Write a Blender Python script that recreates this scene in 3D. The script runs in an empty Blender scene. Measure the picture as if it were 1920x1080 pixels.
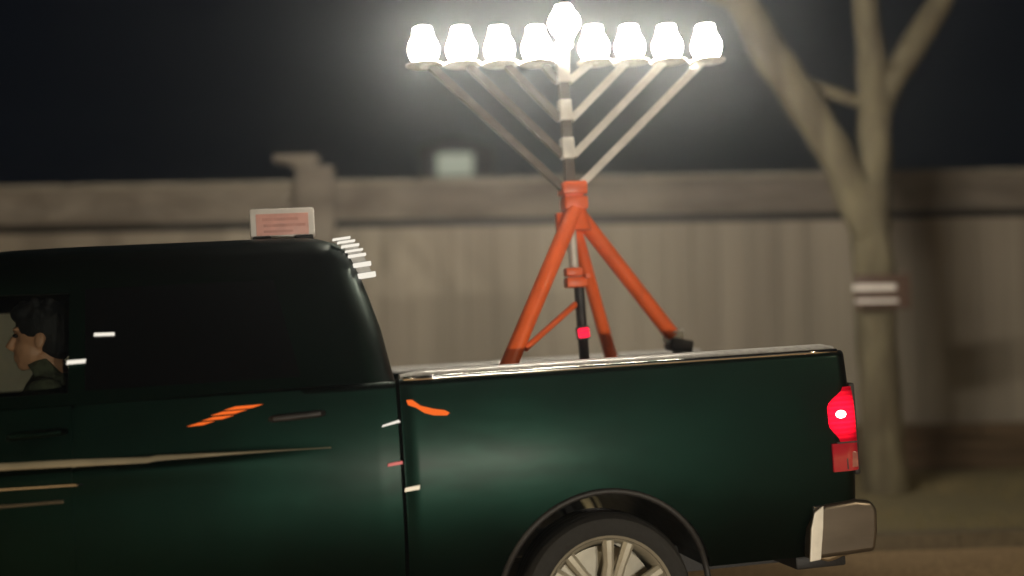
import bpy, bmesh, math, random
from mathutils import Vector, Matrix, noise
R = math.radians
random.seed(7)
sc = bpy.context.scene
COL = sc.collection

# ------------------------------------------------------------------ camera
cd = bpy.data.cameras.new('camera')
cam = bpy.data.objects.new('camera', cd); COL.objects.link(cam); sc.camera = cam
cd.sensor_width = 36; cd.lens = 36 * 2200 / 1920
cd.clip_start = 0.05; cd.clip_end = 500
cam.matrix_world = Matrix.Translation((0, 0, 1.6)) @ Matrix.Rotation(R(90 + 1.82), 4, 'X') @ Matrix.Rotation(R(-1.0), 4, 'Z')
cd.dof.use_dof = True
cd.dof.focus_distance = 5.4
cd.dof.aperture_fstop = 0.42

# ------------------------------------------------------------------ world, exposure
w = bpy.data.worlds.new('World'); sc.world = w; w.use_nodes = True
bg = w.node_tree.nodes['Background']
bg.inputs['Color'].default_value = (0.35, 0.55, 1.0, 1); bg.inputs['Strength'].default_value = 0.0035
sc.view_settings.view_transform = 'Standard'
sc.view_settings.look = 'None'
sc.view_settings.exposure = 0.15
sc.cycles.use_denoising = True
sc.cycles.max_bounces = 8
sc.cycles.volume_bounces = 1
sc.cycles.sample_clamp_indirect = 6
sc.cycles.sample_clamp_direct = 0

# ------------------------------------------------------------------ materials
def nt(name):
    m = bpy.data.materials.new(name); m.use_nodes = True
    t = m.node_tree
    return m, t, t.nodes['Principled BSDF']
def setp(b, **k):
    for a, v in k.items():
        b.inputs[a.replace('_', ' ')].default_value = v
def c4(c): return (c[0], c[1], c[2], 1)
def mat(name, col, rough=0.5, metal=0.0, coat=0.0, scale=8.0, var=0.25, bump=0.0, stretch=(1, 1, 1), col2=None, emit=None, es=0, detail=4):
    """procedural material: noise-varied base colour, roughness and bump in object space"""
    m, t, b = nt(name)
    tc = t.nodes.new('ShaderNodeTexCoord'); mp = t.nodes.new('ShaderNodeMapping'); n = t.nodes.new('ShaderNodeTexNoise')
    mp.inputs['Scale'].default_value = stretch
    t.links.new(tc.outputs['Object'], mp.inputs['Vector']); t.links.new(mp.outputs['Vector'], n.inputs['Vector'])
    n.inputs['Scale'].default_value = scale; n.inputs['Detail'].default_value = detail
    cr = t.nodes.new('ShaderNodeValToRGB')
    c2 = col2 or tuple(x * (1 + var) for x in col); c1 = col if col2 else tuple(x * (1 - var) for x in col)
    cr.color_ramp.elements[0].position = 0.32; cr.color_ramp.elements[1].position = 0.68
    cr.color_ramp.elements[0].color = c4(c1); cr.color_ramp.elements[1].color = c4(c2)
    t.links.new(n.outputs['Fac'], cr.inputs['Fac']); t.links.new(cr.outputs['Color'], b.inputs['Base Color'])
    setp(b, Roughness=rough, Metallic=metal, Coat_Weight=coat, Coat_Roughness=0.03)
    if bump:
        bp = t.nodes.new('ShaderNodeBump'); bp.inputs['Strength'].default_value = bump; bp.inputs['Distance'].default_value = 0.02
        t.links.new(n.outputs['Fac'], bp.inputs['Height']); t.links.new(bp.outputs['Normal'], b.inputs['Normal'])
    if emit:
        b.inputs['Emission Color'].default_value = c4(emit); b.inputs['Emission Strength'].default_value = es
    return m
M = {}
M['paint'] = mat('truck_paint', (0.0018, 0.0105, 0.0072), 0.38, 0.97, 0.06, 2.2, 0.22)
M['paint'].node_tree.nodes['Principled BSDF'].inputs['Coat Roughness'].default_value = .22
def dusty(m, lo=.36, hi=.43):
    t = m.node_tree; b = t.nodes['Principled BSDF']; tc = t.nodes.new('ShaderNodeTexCoord')
    n = t.nodes.new('ShaderNodeTexNoise'); n.inputs['Scale'].default_value = 9; n.inputs['Detail'].default_value = 9; n.inputs['Roughness'].default_value = .7
    mp = t.nodes.new('ShaderNodeMapping'); mp.inputs['Scale'].default_value = (.5, 1, 1.6)
    r = t.nodes.new('ShaderNodeMapRange'); r.inputs[1].default_value = .35; r.inputs[2].default_value = .65; r.inputs[3].default_value = lo; r.inputs[4].default_value = hi
    t.links.new(tc.outputs['Object'], mp.inputs[0]); t.links.new(mp.outputs[0], n.inputs['Vector']); t.links.new(n.outputs['Fac'], r.inputs[0]); t.links.new(r.outputs[0], b.inputs['Roughness'])
dusty(M['paint'])
M['black'] = mat('black_plastic', (0.012, 0.012, 0.013), 0.55, 0, 0, 60, 0.3, 0.1)
M['rail'] = mat('rail_plastic', (0.30, 0.295, 0.28), 0.38, 0, 0.2, 40, 0.15, 0.05)
M['interior'] = mat('cab_interior', (0.02, 0.018, 0.016), 0.8, 0, 0, 40, 0.3, 0.1)
M['tyre'] = mat('tyre_rubber', (0.008, 0.008, 0.008), 0.8, 0, 0, 40, 0.3, 0.2)
M['alloy'] = mat('alloy_rim', (0.34, 0.32, 0.26), 0.5, 0.35, 0, 12, 0.1)
M['chrome'] = mat('chrome', (0.62, 0.60, 0.57), 0.13, 1.0, 0, 10, 0.06)
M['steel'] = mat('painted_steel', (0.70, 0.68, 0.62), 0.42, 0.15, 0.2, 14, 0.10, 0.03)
M['orange'] = mat('orange_paint', (1.0, 0.155, 0.028), 0.42, 0.0, 0.25, 9, 0.10, 0.04)
M['darksteel'] = mat('dark_steel', (0.03, 0.028, 0.028), 0.5, 0.5, 0, 14, 0.3)
M['wall'] = None
M['bark'] = mat('bark', (0.085, 0.072, 0.045), 0.9, 0, 0, 6, 0.4, 1.0, (1, 1, 0.3), (0.18, 0.16, 0.10))
M['timber'] = mat('dark_timber', (0.075, 0.050, 0.028), 0.85, 0, 0, 5, 0.4, 0.4, (0.3, 1, 3), (0.12, 0.08, 0.045))
M['roof'] = mat('house_roof', (0.05, 0.045, 0.04), 0.85, 0, 0, 6, 0.3, 0.4)
M['siding'] = mat('house_siding', (0.05, 0.05, 0.05), 0.8, 0, 0, 3, 0.2)
M['asphalt'] = mat('asphalt', (0.36, 0.26, 0.15), 0.85, 0, 0, 30, 0.3, 0.4)
M['kerb'] = mat('kerb_concrete', (0.15, 0.125, 0.085), 0.85, 0, 0, 12, 0.2, 0.3)
M['skin'] = mat('skin', (0.62, 0.31, 0.18), 0.5, 0, 0, 30, 0.08)
M['hair'] = mat('hair', (0.007, 0.006, 0.007), 0.75, 0, 0, 90, 0.3, 0.25, (1, 1, 0.2))
M['coat'] = mat('coat_fabric', (0.075, 0.08, 0.045), 0.9, 0, 0, 50, 0.25, 0.4)
M['eye'] = mat('eye_dark', (0.02, 0.015, 0.012), 0.2, 0, 0, 5, 0.1)
M['signwhite'] = mat('sign_white', (0.75, 0.72, 0.68), 0.5, 0, 0, 20, 0.05)
M['signpink'] = mat('sign_pink', (0.78, 0.42, 0.36), 0.5, 0, 0, 20, 0.08)
M['signbrown'] = mat('sign_brown', (0.085, 0.05, 0.035), 0.6, 0, 0, 20, 0.2)

def glass_mat(name, tint, gloss=0.03, trans=1.0, rough=0.0):
    m = bpy.data.materials.new(name); m.use_nodes = True; t = m.node_tree; t.nodes.clear()
    o = t.nodes.new('ShaderNodeOutputMaterial'); mx = t.nodes.new('ShaderNodeMixShader')
    tr = t.nodes.new('ShaderNodeBsdfTransparent'); gl = t.nodes.new('ShaderNodeBsdfGlossy'); fr = t.nodes.new('ShaderNodeFresnel')
    tr.inputs['Color'].default_value = c4(tint); gl.inputs['Roughness'].default_value = rough
    fr.inputs['IOR'].default_value = 1.5
    t.links.new(fr.outputs[0], mx.inputs[0]); t.links.new(tr.outputs[0], mx.inputs[1]); t.links.new(gl.outputs[0], mx.inputs[2])
    t.links.new(mx.outputs[0], o.inputs[0])
    return m
M['glass'] = glass_mat('clear_glass', (0.85, 0.88, 0.86))
M['tint'] = mat('privacy_glass', (0.0015, 0.0017, 0.002), 0.10, 0, 1.0, 3, 0.05)

def emit_mat(name, col, s):
    m = bpy.data.materials.new(name); m.use_nodes = True; t = m.node_tree; t.nodes.clear()
    o = t.nodes.new('ShaderNodeOutputMaterial'); e = t.nodes.new('ShaderNodeEmission')
    e.inputs[0].default_value = c4(col); e.inputs[1].default_value = s
    t.links.new(e.outputs[0], o.inputs[0]); return m
M['lamp'] = emit_mat('lit_lamp_glass', (1.0, 0.89, 0.73), 250)
M['dimsteel'] = mat('dimmed_steel', (0.12, 0.098, 0.075), 0.5, 0.1, 0.1, 14, 0.2, 0.03)  # darker copy of the steel; dimness of left arms and stem put in colour
M['brushed'] = mat('brushed_bumper', (0.13, 0.112, 0.092), 0.36, 0.85, 0, 3, 0.12, 0, (1, 1, 4))
M['amber'] = emit_mat('amber_lamp', (1.0, 0.28, 0.05), 60)
M['whitelamp'] = emit_mat('white_lamp', (1.0, 0.9, 0.72), 7)
M['redlamp'] = emit_mat('small_red_lamp', (1.0, 0.012, 0.05), 1.6)
M['bulb'] = emit_mat('brake_bulb', (1.0, 0.38, 0.36), 22)
M['taillit'] = emit_mat('tail_lens_lit', (0.85, 0.004, 0.02), 1.0)
M['amberglint'] = emit_mat('amber_glint', (1.0, 0.16, 0.022), 0.85)  # glow for the amber reflections on the flank, no lamp there
M['whiteglint'] = emit_mat('white_glint', (1.0, 0.93, 0.80), 0.85)  # glow for the white reflections on cab and flank, no lamp there
M['redglint'] = mat('red_glint', (0.5, 0.06, 0.07), 0.4, emit=(.6, .05, .06), es=.25)  # tinted, faintly glowing colour of a red reflection
M['doorglint'] = mat('side_reflection', (0.22, 0.20, 0.145), 0.3, 0.2, 0.5, 5, .15)  # pale colour of the reflected line along the doors
M['taildim'] = mat('tail_lens_dim', (0.16, 0.004, 0.010), 0.15, 0, 1.0, 10, 0.1, emit=(0.8, 0.01, 0.03), es=0.18)
M['window_lit'] = emit_mat('dim_lit_window', (0.62, 0.66, 0.5), 0.42)

def lens_glow():
    t = M['taillit'].node_tree; e = t.nodes['Emission']
    tc = t.nodes.new('ShaderNodeTexCoord'); vm = t.nodes.new('ShaderNodeVectorMath'); vm.operation = 'DISTANCE'; ab = t.nodes.new('ShaderNodeVectorMath'); ab.operation = 'ABSOLUTE'
    t.links.new(tc.outputs['Object'], ab.inputs[0]); t.links.new(ab.outputs[0], vm.inputs[0]); vm.inputs[1].default_value = (1.955, 1.0, 1.10)
    r = t.nodes.new('ShaderNodeMapRange'); r.interpolation_type = 'SMOOTHERSTEP'; r.inputs[1].default_value = .02; r.inputs[2].default_value = .15; r.inputs[3].default_value = 3.2; r.inputs[4].default_value = .30
    wv = t.nodes.new('ShaderNodeTexWave'); wv.inputs['Scale'].default_value = 14; wv.bands_direction = 'Z'
    mr = t.nodes.new('ShaderNodeMapRange'); mr.inputs[3].default_value = .72; mr.inputs[4].default_value = 1.1
    mm = t.nodes.new('ShaderNodeMath'); mm.operation = 'MULTIPLY'
    t.links.new(tc.outputs['Object'], wv.inputs[0]); t.links.new(wv.outputs['Fac'], mr.inputs[0])
    t.links.new(vm.outputs['Value'], r.inputs[0]); t.links.new(r.outputs[0], mm.inputs[0]); t.links.new(mr.outputs[0], mm.inputs[1]); t.links.new(mm.outputs[0], e.inputs[1])
lens_glow()
# ------------------------------------------------------------------ mesh helpers
def link(o, parent=None):
    COL.objects.link(o)
    if parent is not None: o.parent = parent
    return o
def mesh_obj(name, verts, faces, m, parent=None, smooth=False, auto=None):
    me = bpy.data.meshes.new(name); me.from_pydata([tuple(v) for v in verts], [], faces); me.validate()
    o = bpy.data.objects.new(name, me)
    if m: me.materials.append(m)
    bm = bmesh.new(); bm.from_mesh(me); bmesh.ops.recalc_face_normals(bm, faces=bm.faces); bm.to_mesh(me); bm.free()
    if smooth: me.shade_smooth()
    if auto is not None:
        me.shade_smooth(); me.set_sharp_from_angle(angle=R(auto))
    return link(o, parent)
class MB:
    def __init__(s): s.v = []; s.f = []
    def add(s, vs, fs):
        k = len(s.v); s.v += [Vector(v) for v in vs]; s.f += [tuple(i + k for i in f) for f in fs]; return s
    def box(s, c, d, rot=None, bev=0.0):
        bm = bmesh.new(); bmesh.ops.create_cube(bm, size=1)
        for v in bm.verts: v.co = Vector((v.co.x * d[0], v.co.y * d[1], v.co.z * d[2]))
        if bev: bmesh.ops.bevel(bm, geom=bm.edges[:], offset=bev, segments=2, affect='EDGES', profile=0.5)
        if rot is not None: bm.transform(rot.to_4x4())
        bm.transform(Matrix.Translation(c)); s.addbm(bm); return s
    def addbm(s, bm):
        bm.verts.index_update(); s.add([v.co.copy() for v in bm.verts], [[v.index for v in f.verts] for f in bm.faces]); bm.free()
    def tube(s, pts, rads, n=16, cap=True, square=False):
        pts = [Vector(p) for p in pts]; rings = []
        if not hasattr(rads, '__len__'): rads = [rads] * len(pts)
        up = Vector((0, 1, 0)) if abs((pts[-1] - pts[0]).normalized().y) < 0.9 else Vector((1, 0, 0))
        k = len(s.v)
        for i, p in enumerate(pts):
            d = (pts[min(i + 1, len(pts) - 1)] - pts[max(i - 1, 0)]).normalized()
            a = d.cross(up).normalized(); b = d.cross(a).normalized()
            for j in range(n):
                t = 2 * math.pi * (j + 0.5) / n
                r = rads[i]
                if square: r = r / max(abs(math.cos(t)), abs(math.sin(t)))
                s.v.append(p + (a * math.cos(t) + b * math.sin(t)) * r)
        for i in range(len(pts) - 1):
            for j in range(n):
                s.f.append((k + i * n + j, k + i * n + (j + 1) % n, k + (i + 1) * n + (j + 1) % n, k + (i + 1) * n + j))
        if cap:
            s.f.append(tuple(k + j for j in range(n))); s.f.append(tuple(k + (len(pts) - 1) * n + j for j in range(n)))
        return s
    def lathe(s, prof, c, n=28, axis='Z'):
        k = len(s.v); c = Vector(c)
        for (r, z) in prof:
            for j in range(n):
                t = 2 * math.pi * j / n
                if axis == 'Z': s.v.append(c + Vector((r * math.cos(t), r * math.sin(t), z)))
                else: s.v.append(c + Vector((r * math.cos(t), z, r * math.sin(t))))
        for i in range(len(prof) - 1):
            for j in range(n):
                s.f.append((k + i * n + j, k + i * n + (j + 1) % n, k + (i + 1) * n + (j + 1) % n, k + (i + 1) * n + j))
        if prof[0][0] <= .101: s.f.append(tuple(k + j for j in range(n)))
        if prof[-1][0] <= .101: s.f.append(tuple(k + (len(prof) - 1) * n + j for j in range(n)))
        return s
    def ell(s, c, d, n=16, rot=None):
        bm = bmesh.new(); bmesh.ops.create_uvsphere(bm, u_segments=n, v_segments=n, radius=1)
        for v in bm.verts: v.co = Vector((v.co.x * d[0], v.co.y * d[1], v.co.z * d[2]))
        if rot is not None: bm.transform(rot.to_4x4())
        bm.transform(Matrix.Translation(c)); s.addbm(bm); return s
    def build(s, name, m, parent=None, smooth=False, auto=40):
        return mesh_obj(name, s.v, s.f, m, parent, smooth, None if smooth else auto)
def thing(name, label, cat, mw=None, group=None):
    o = bpy.data.objects.new(name, None); COL.objects.link(o)
    if mw is not None: o.matrix_world = mw
    o.empty_display_size = 0.1
    o['label'] = label; o['category'] = cat
    if group: o['group'] = group
    return o
def structure(o): o['kind'] = 'structure'; return o
def apply_mods(o):
    dg = bpy.context.evaluated_depsgraph_get(); dg.update()
    me = bpy.data.meshes.new_from_object(o.evaluated_get(dg)); o.modifiers.clear(); o.data = me; return o
def cut(o, verts, faces):
    c = mesh_obj('cutter', verts, faces, None); c.parent = o.parent
    bpy.context.view_layer.update()
    md = o.modifiers.new('b', 'BOOLEAN'); md.object = c; md.operation = 'DIFFERENCE'; md.solver = 'EXACT'
    apply_mods(o); me = c.data; bpy.data.objects.remove(c); bpy.data.meshes.remove(me)
def prism(poly, a, b, axis):
    """poly of 2-D points extruded along axis from a to b; 'v': poly in (u,z); 'u': poly in (v,z)"""
    vs = []
    for t in (a, b):
        for (p, q) in poly: vs.append((p, t, q) if axis == 'v' else (t, p, q))
    n = len(poly)
    return vs, [tuple(range(n)), tuple(range(n, 2 * n))] + [(i, (i + 1) % n, n + (i + 1) % n, n + i) for i in range(n)]
def cylinder_cut(u, z, r, a, b, n=64):
    return prism([(u + r * math.cos(2 * math.pi * i / n), z + r * math.sin(2 * math.pi * i / n)) for i in range(n)], a, b, 'v')

# ------------------------------------------------------------------ truck frame of reference
yaw, grade = R(11), R(2.3)
TRUCK_O = Vector((-0.624, 5.9425, -0.0126))
CAMBER = R(1.5)
TM = Matrix.Translation(TRUCK_O) @ Matrix.Rotation(yaw, 4, 'Z') @ Matrix.Rotation(-grade, 4, 'Y') @ Matrix.Translation((0, -1, 0)) @ Matrix.Rotation(-CAMBER, 4, 'X') @ Matrix.Translation((0, 1, 0))
TM_UP = TM @ Matrix.Translation((.014, 0, .046))

# ------------------------------------------------------------------ ground
def sstep(a, b, x):
    t = max(0, min(1, (x - a) / (b - a))); return t * t * (3 - 2 * t)
TU = Vector((math.cos(yaw), math.sin(yaw)))
def road_h(x, y):
    """the street climbs gently to the right where the truck drives and levels out at the verge"""
    s = (x - TRUCK_O.x) * TU.x + (y - TRUCK_O.y) * TU.y
    s = max(-7, min(5, s))
    n = -(x - TRUCK_O.x) * TU.y + (y - TRUCK_O.y) * TU.x
    return (-0.0126 + s * math.sin(grade) - math.sin(CAMBER) * max(-2.5, min(1.6, n + 1))) * (1 - sstep(7.0, 8.6, y)) * sstep(-3, 2.5, y)
def sheet(name, x0, x1, y0, y1, nx, ny, m, dz=0.0, h=road_h, rough=0.0):
    vs = []; fs = []
    for j in range(ny + 1):
        for i in range(nx + 1):
            x = x0 + (x1 - x0) * i / nx; y = y0 + (y1 - y0) * j / ny
            z = h(x, y) + dz + (rough * noise.noise(Vector((x * 1.3, y * 1.3, 0))) if rough else 0)
            vs.append((x, y, z))
    for j in range(ny):
        for i in range(nx):
            k = j * (nx + 1) + i; fs.append((k, k + 1, k + nx + 2, k + nx + 1))
    return structure(mesh_obj(name, vs, fs, m, None, True))
def ground_mat(name, ca, cb, cc, s1=0.6, s2=14, bump=0.6):
    m, t, b = nt(name)
    tc = t.nodes.new('ShaderNodeTexCoord'); n1 = t.nodes.new('ShaderNodeTexNoise'); n2 = t.nodes.new('ShaderNodeTexNoise')
    n1.inputs['Scale'].default_value = s1; n2.inputs['Scale'].default_value = s2; n2.inputs['Detail'].default_value = 8
    mx = t.nodes.new('ShaderNodeMix'); mx.data_type = 'RGBA'; mx2 = t.nodes.new('ShaderNodeMix'); mx2.data_type = 'RGBA'
    mp = t.nodes.new('ShaderNodeMapping'); mp.inputs['Scale'].default_value = (0.35, 1.0, 1.0)
    t.links.new(tc.outputs['Object'], mp.inputs[0])
    for n in (n1, n2): t.links.new(mp.outputs[0], n.inputs['Vector'])
    r = t.nodes.new('ShaderNodeValToRGB'); r.color_ramp.elements[0].position = .42; r.color_ramp.elements[1].position = .6
    t.links.new(n1.outputs['Fac'], r.inputs[0]); t.links.new(r.outputs[0], mx.inputs[0])
    mx.inputs[6].default_value = c4(ca); mx.inputs[7].default_value = c4(cb)
    t.links.new(n2.outputs['Fac'], mx2.inputs[0]); t.links.new(mx.outputs[2], mx2.inputs[6]); mx2.inputs[7].default_value = c4(cc)
    t.links.new(mx2.outputs[2], b.inputs['Base Color']); setp(b, Roughness=0.9)
    bp = t.nodes.new('ShaderNodeBump'); bp.inputs['Strength'].default_value = bump; bp.inputs['Distance'].default_value = 0.03
    t.links.new(n2.outputs['Fac'], bp.inputs['Height']); t.links.new(bp.outputs[0], b.inputs['Normal'])
    return m
sheet('ground', -80, 80, -80, 80, 80, 80, ground_mat('dry_soil', (0.07, 0.055, 0.035), (0.10, 0.08, 0.045), (0.05, 0.045, 0.03)), -0.12)
sheet('road', -30, 30, -3.0, 8.0, 120, 44, M['asphalt'], 0.0)
sheet('verge', -30, 30, 8.15, 11.9, 120, 16, ground_mat('winter_grass', (0.27, 0.23, 0.12), (0.20, 0.18, 0.09), (0.14, 0.12, 0.07), 0.9, 18, 0.9), 0.10, rough=0.02)
kb = MB()
for i in range(60):
    x = -30 + i
    z0, z1 = road_h(x, 8.08), road_h(x + 1, 8.08)
    kb.add([(x, 8.0, z0 - .1), (x + .994, 8.0, z1 - .1), (x + .994, 8.15, z1 - .1), (x, 8.15, z0 - .1), (x, 8.0, z0 + .115), (x + .994, 8.0, z1 + .115), (x + .994, 8.15, z1 + .115), (x, 8.15, z0 + .115)],
           [(0, 1, 2, 3), (4, 5, 6, 7), (0, 1, 5, 4), (1, 2, 6, 5), (2, 3, 7, 6), (3, 0, 4, 7)])
structure(kb.build('kerb', M['kerb']))
# grass blades on the verge, nearest the truck's tail
gb = MB(); rg = random.Random(3)
for i in range(9000):
    x = rg.uniform(-1.0, 6.5); y = rg.uniform(8.2, 11.5)
    if noise.noise(Vector((x * .8, y * .8, 3))) < -0.15: continue
    h = rg.uniform(.02, .055); a = rg.uniform(0, 6.28); z = road_h(x, y) + .10
    dx, dy = math.cos(a) * .006, math.sin(a) * .006; lx, ly = rg.gauss(0, .015), rg.gauss(0, .015)
    gb.add([(x - dx, y - dy, z - .01), (x + dx, y + dy, z - .01), (x + lx, y + ly, z + h)], [(0, 1, 2)])
g = gb.build('grass', mat('grass_blade', (0.16, 0.15, 0.06), 0.8, 0, 0, 2, 0.4, 0, (1, 1, 1), (0.28, 0.22, 0.11)), None, False, None); g['kind'] = 'stuff'; g['label'] = 'short dry grass along the verge by the wall'

# ------------------------------------------------------------------ boundary wall
def wall_mat(name, base, dark, stain):
    m, t, b = nt(name)
    tc = t.nodes.new('ShaderNodeTexCoord'); mp = t.nodes.new('ShaderNodeMapping'); mp.inputs['Scale'].default_value = (2.6, 1, 0.10)
    n1 = t.nodes.new('ShaderNodeTexNoise'); n1.inputs['Scale'].default_value = 1.0; n1.inputs['Detail'].default_value = 5
    n2 = t.nodes.new('ShaderNodeTexNoise'); n2.inputs['Scale'].default_value = 22; n2.inputs['Detail'].default_value = 6
    n3 = t.nodes.new('ShaderNodeTexNoise'); n3.inputs['Scale'].default_value = 0.55
    t.links.new(tc.outputs['Object'], mp.inputs[0]); t.links.new(mp.outputs[0], n1.inputs['Vector'])
    t.links.new(tc.outputs['Object'], n2.inputs['Vector']); t.links.new(tc.outputs['Object'], n3.inputs['Vector'])
    r = t.nodes.new('ShaderNodeValToRGB'); r.color_ramp.elements[0].position = .35; r.color_ramp.elements[1].position = .62
    r.color_ramp.elements[0].color = c4(dark); r.color_ramp.elements[1].color = c4(base)
    t.links.new(n1.outputs['Fac'], r.inputs[0])
    mx = t.nodes.new('ShaderNodeMix'); mx.data_type = 'RGBA'; mx.blend_type = 'MIX'
    r3 = t.nodes.new('ShaderNodeMapRange'); r3.inputs[1].default_value = .4; r3.inputs[2].default_value = .7; r3.inputs[4].default_value = .55
    t.links.new(n3.outputs['Fac'], r3.inputs[0]); t.links.new(r3.outputs[0], mx.inputs[0])
    t.links.new(r.outputs[0], mx.inputs[6]); mx.inputs[7].default_value = c4(stain)
    t.links.new(mx.outputs[2], b.inputs['Base Color']); setp(b, Roughness=.9)
    bp = t.nodes.new('ShaderNodeBump'); bp.inputs['Strength'].default_value = .5; bp.inputs['Distance'].default_value = .01
    t.links.new(n2.outputs['Fac'], bp.inputs['Height']); t.links.new(bp.outputs[0], b.inputs['Normal'])
    return m
M['wall'] = wall_mat('weathered_boards', (0.36, 0.32, 0.26), (0.24, 0.21, 0.17), (0.27, 0.25, 0.20))
M['band'] = mat('rough_stone', (0.13, 0.11, 0.09), 0.95, 0, 0, 2.2, 0.4, 1.0, (0.5, 1, 2.0), (0.23, 0.205, 0.17), detail=8)
M['coping'] = mat('coping_stone', (0.24, 0.22, 0.18), 0.9, 0, 0, 5, 0.15, 0.4)
wl = thing('boundary_wall', 'long tan boundary wall of tall boards topped by a rough stone band behind the truck', 'wall', Matrix.Translation((0, 12, 0)))
rw = random.Random(5)
pb = MB(); x = -14.0
while x < 14:
    wd = rw.uniform(.27, .31); pb.box((x + wd / 2, rw.uniform(-.006, .006), 1.33), (wd - .006, .05, 2.58), bev=.004); x += wd
pb.build('board_panel', M['wall'], wl, auto=None)
bb = MB(); bb.box((0, .06, 1.5), (28, .05, 3.2)); bb.build('backing', M['black'], wl)
# rough stone band, broken surface in relief
vs = []; fs = []; nx, nz = 420, 12
for j in range(nz + 1):
    for i in range(nx + 1):
        X = -14 + 28 * i / nx; Z = 2.70 + .36 * j / nz
        d = .05 * noise.noise(Vector((X * 2.1, 0, Z * 5))) + .03 * noise.noise(Vector((X * 7, 3, Z * 12)))
        vs.append((X, -.10 - (d if 0 < j < nz else 0), Z))
for j in range(nz):
    for i in range(nx):
        k = j * (nx + 1) + i; fs.append((k, k + 1, k + nx + 2, k + nx + 1))
k = len(vs); vs += [(-14, .04, 2.70), (14, .04, 2.70)]; fs.append((0, nx, k + 1, k))
mesh_obj('stone_band', vs, fs, M['band'], wl, True)
cp = MB(); x = -14.0
while x < 14:
    wd = rw.uniform(1.1, 1.3); cp.box((x + wd / 2, -.03, 3.085), (wd - .012, .24, .045), bev=.008); x += wd
cp.build('coping', M['coping'], wl)
pl = MB(); pl.box((-1.97, -.17, 1.62), (.38, .16, 3.24), bev=.01); pl.build('pillar', M['band'], wl)
pc = MB(); pc.box((-2.16, -.10, 3.325), (.44, .30, .07), bev=.01).box((-2.10, -.10, 3.27), (.26, .2, .05)); pc.build('pillar_cap', M['band'], wl)

# timber edge of the planting bed, right of the tail
te = thing('timber_edging', 'low dark brown timber edging at the foot of the boundary wall', 'edging', Matrix.Translation((0, 11.7, 0)))
tb = MB()
for r_ in range(3):
    x = -13 - r_ * .8
    while x < 13:
        tb.box((x + 1.2, rw.uniform(-.01, .01), .10 + .075 + r_ * .15), (2.39, .14, .145), bev=.01); x += 2.4
tb.build('sleeper', M['timber'], te)

# ------------------------------------------------------------------ house behind the wall, only its dim window reads
hs = thing('house', 'dark house beyond the wall with one dim square window', 'house', Matrix.Translation((0, 19, 0)))
hw_ = MB(); hw_.box((-3.2, 2.5, 1.64), (9, 5, 3.28)); hw_.build('wall', M['siding'], hs)
hr = MB(); hr.add([(-8, -.4, 3.3), (1.6, -.4, 3.3), (1.6, 5.4, 3.3), (-8, 5.4, 3.3), (-8, 2.5, 4.12), (1.6, 2.5, 4.12)], [(0, 1, 5, 4), (3, 2, 5, 4), (0, 3, 4), (1, 2, 5), (0, 1, 2, 3)])
# upper dormer carries the window
dm = MB(); dm.box((-.87, .9, 3.95), (1.1, 2.6, .96)); dm.add([(-1.50, -.5, 4.435), (-.24, -.5, 4.435), (-.24, 2.2, 4.435), (-1.50, 2.2, 4.435), (-.87, -.5, 4.62), (-.87, 2.2, 4.62)], [(0, 1, 4), (3, 2, 5), (0, 4, 5, 3), (1, 2, 5, 4), (0, 1, 2, 3)])
hr.build('roof', M['roof'], hs); dm.build('dormer', M['siding'], hs)
wn = MB(); wn.box((-.87, -.41, 4.17), (.68, .03, .46)); f_ = wn.build('window_frame', M['black'], hs)
wp = MB(); wp.box((-.87, -.43, 4.17), (.58, .02, .36)); wp.build('window_pane', M['window_lit'], f_)

# ------------------------------------------------------------------ tree
def limb(mb, pts, rads, seed, n=18, seg=10):
    P = []; Q = []
    pts = [Vector(p) for p in pts]
    for i in range(len(pts) - 1):
        for s in range(seg):
            t = s / seg; p0 = pts[max(i - 1, 0)]; p1 = pts[i]; p2 = pts[i + 1]; p3 = pts[min(i + 2, len(pts) - 1)]
            p = 0.5 * ((2 * p1) + (p2 - p0) * t + (2 * p0 - 5 * p1 + 4 * p2 - p3) * t * t + (-p0 + 3 * p1 - 3 * p2 + p3) * t ** 3)
            P.append(p); Q.append(rads[i] + (rads[i + 1] - rads[i]) * t)
    P.append(pts[-1]); Q.append(rads[-1])
    k = len(mb.v); mb.tube(P, Q, n)
    for v in mb.v[k:]:
        v += Vector((noise.noise(v * 5 + Vector((seed, 0, 0))), noise.noise(v * 5 + Vector((0, seed, 0))), 0)) * .025
tr = thing('bare_tree', 'bare leafless tree with a forked trunk behind the tailgate', 'tree', Matrix.Translation((3.18, 10.2, 0.08)) @ Matrix.Scale(1.10, 4))
tk = MB()
limb(tk, [(0.02, 0, -.05), (0, 0, .5), (-.02, 0, 1.3), (-.04, 0, 2.0), (-.06, 0, 2.45)], [.18, .165, .155, .155, .17], 1)
tk.build('trunk', M['bark'], tr, True)
l1 = MB(); limb(l1, [(-.05, 0, 2.05), (-.25, .02, 2.6), (-.55, .05, 3.15), (-.90, .1, 3.75), (-1.15, .15, 4.5), (-1.2, .2, 5.6)], [.15, .15, .15, .14, .12, .06], 2); 
limb(l1, [(-.62, .06, 3.3), (-.35, .1, 3.22), (-.02, .1, 3.12)], [.07, .06, .05], 8); limb(l1, [(-.95, .1, 3.9), (-1.5, .3, 4.3), (-2.1, .5, 5.2)], [.08, .06, .02], 9); l1.build('limb', M['bark'], tr, True)
l2 = MB(); limb(l2, [(-.04, 0, 2.1), (.02, .05, 2.7), (.03, .08, 3.3), (-.02, .1, 4.1), (-.1, .1, 5.6)], [.15, .13, .12, .10, .05], 3); l2.build('limb', M['bark'], tr, True)
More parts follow.
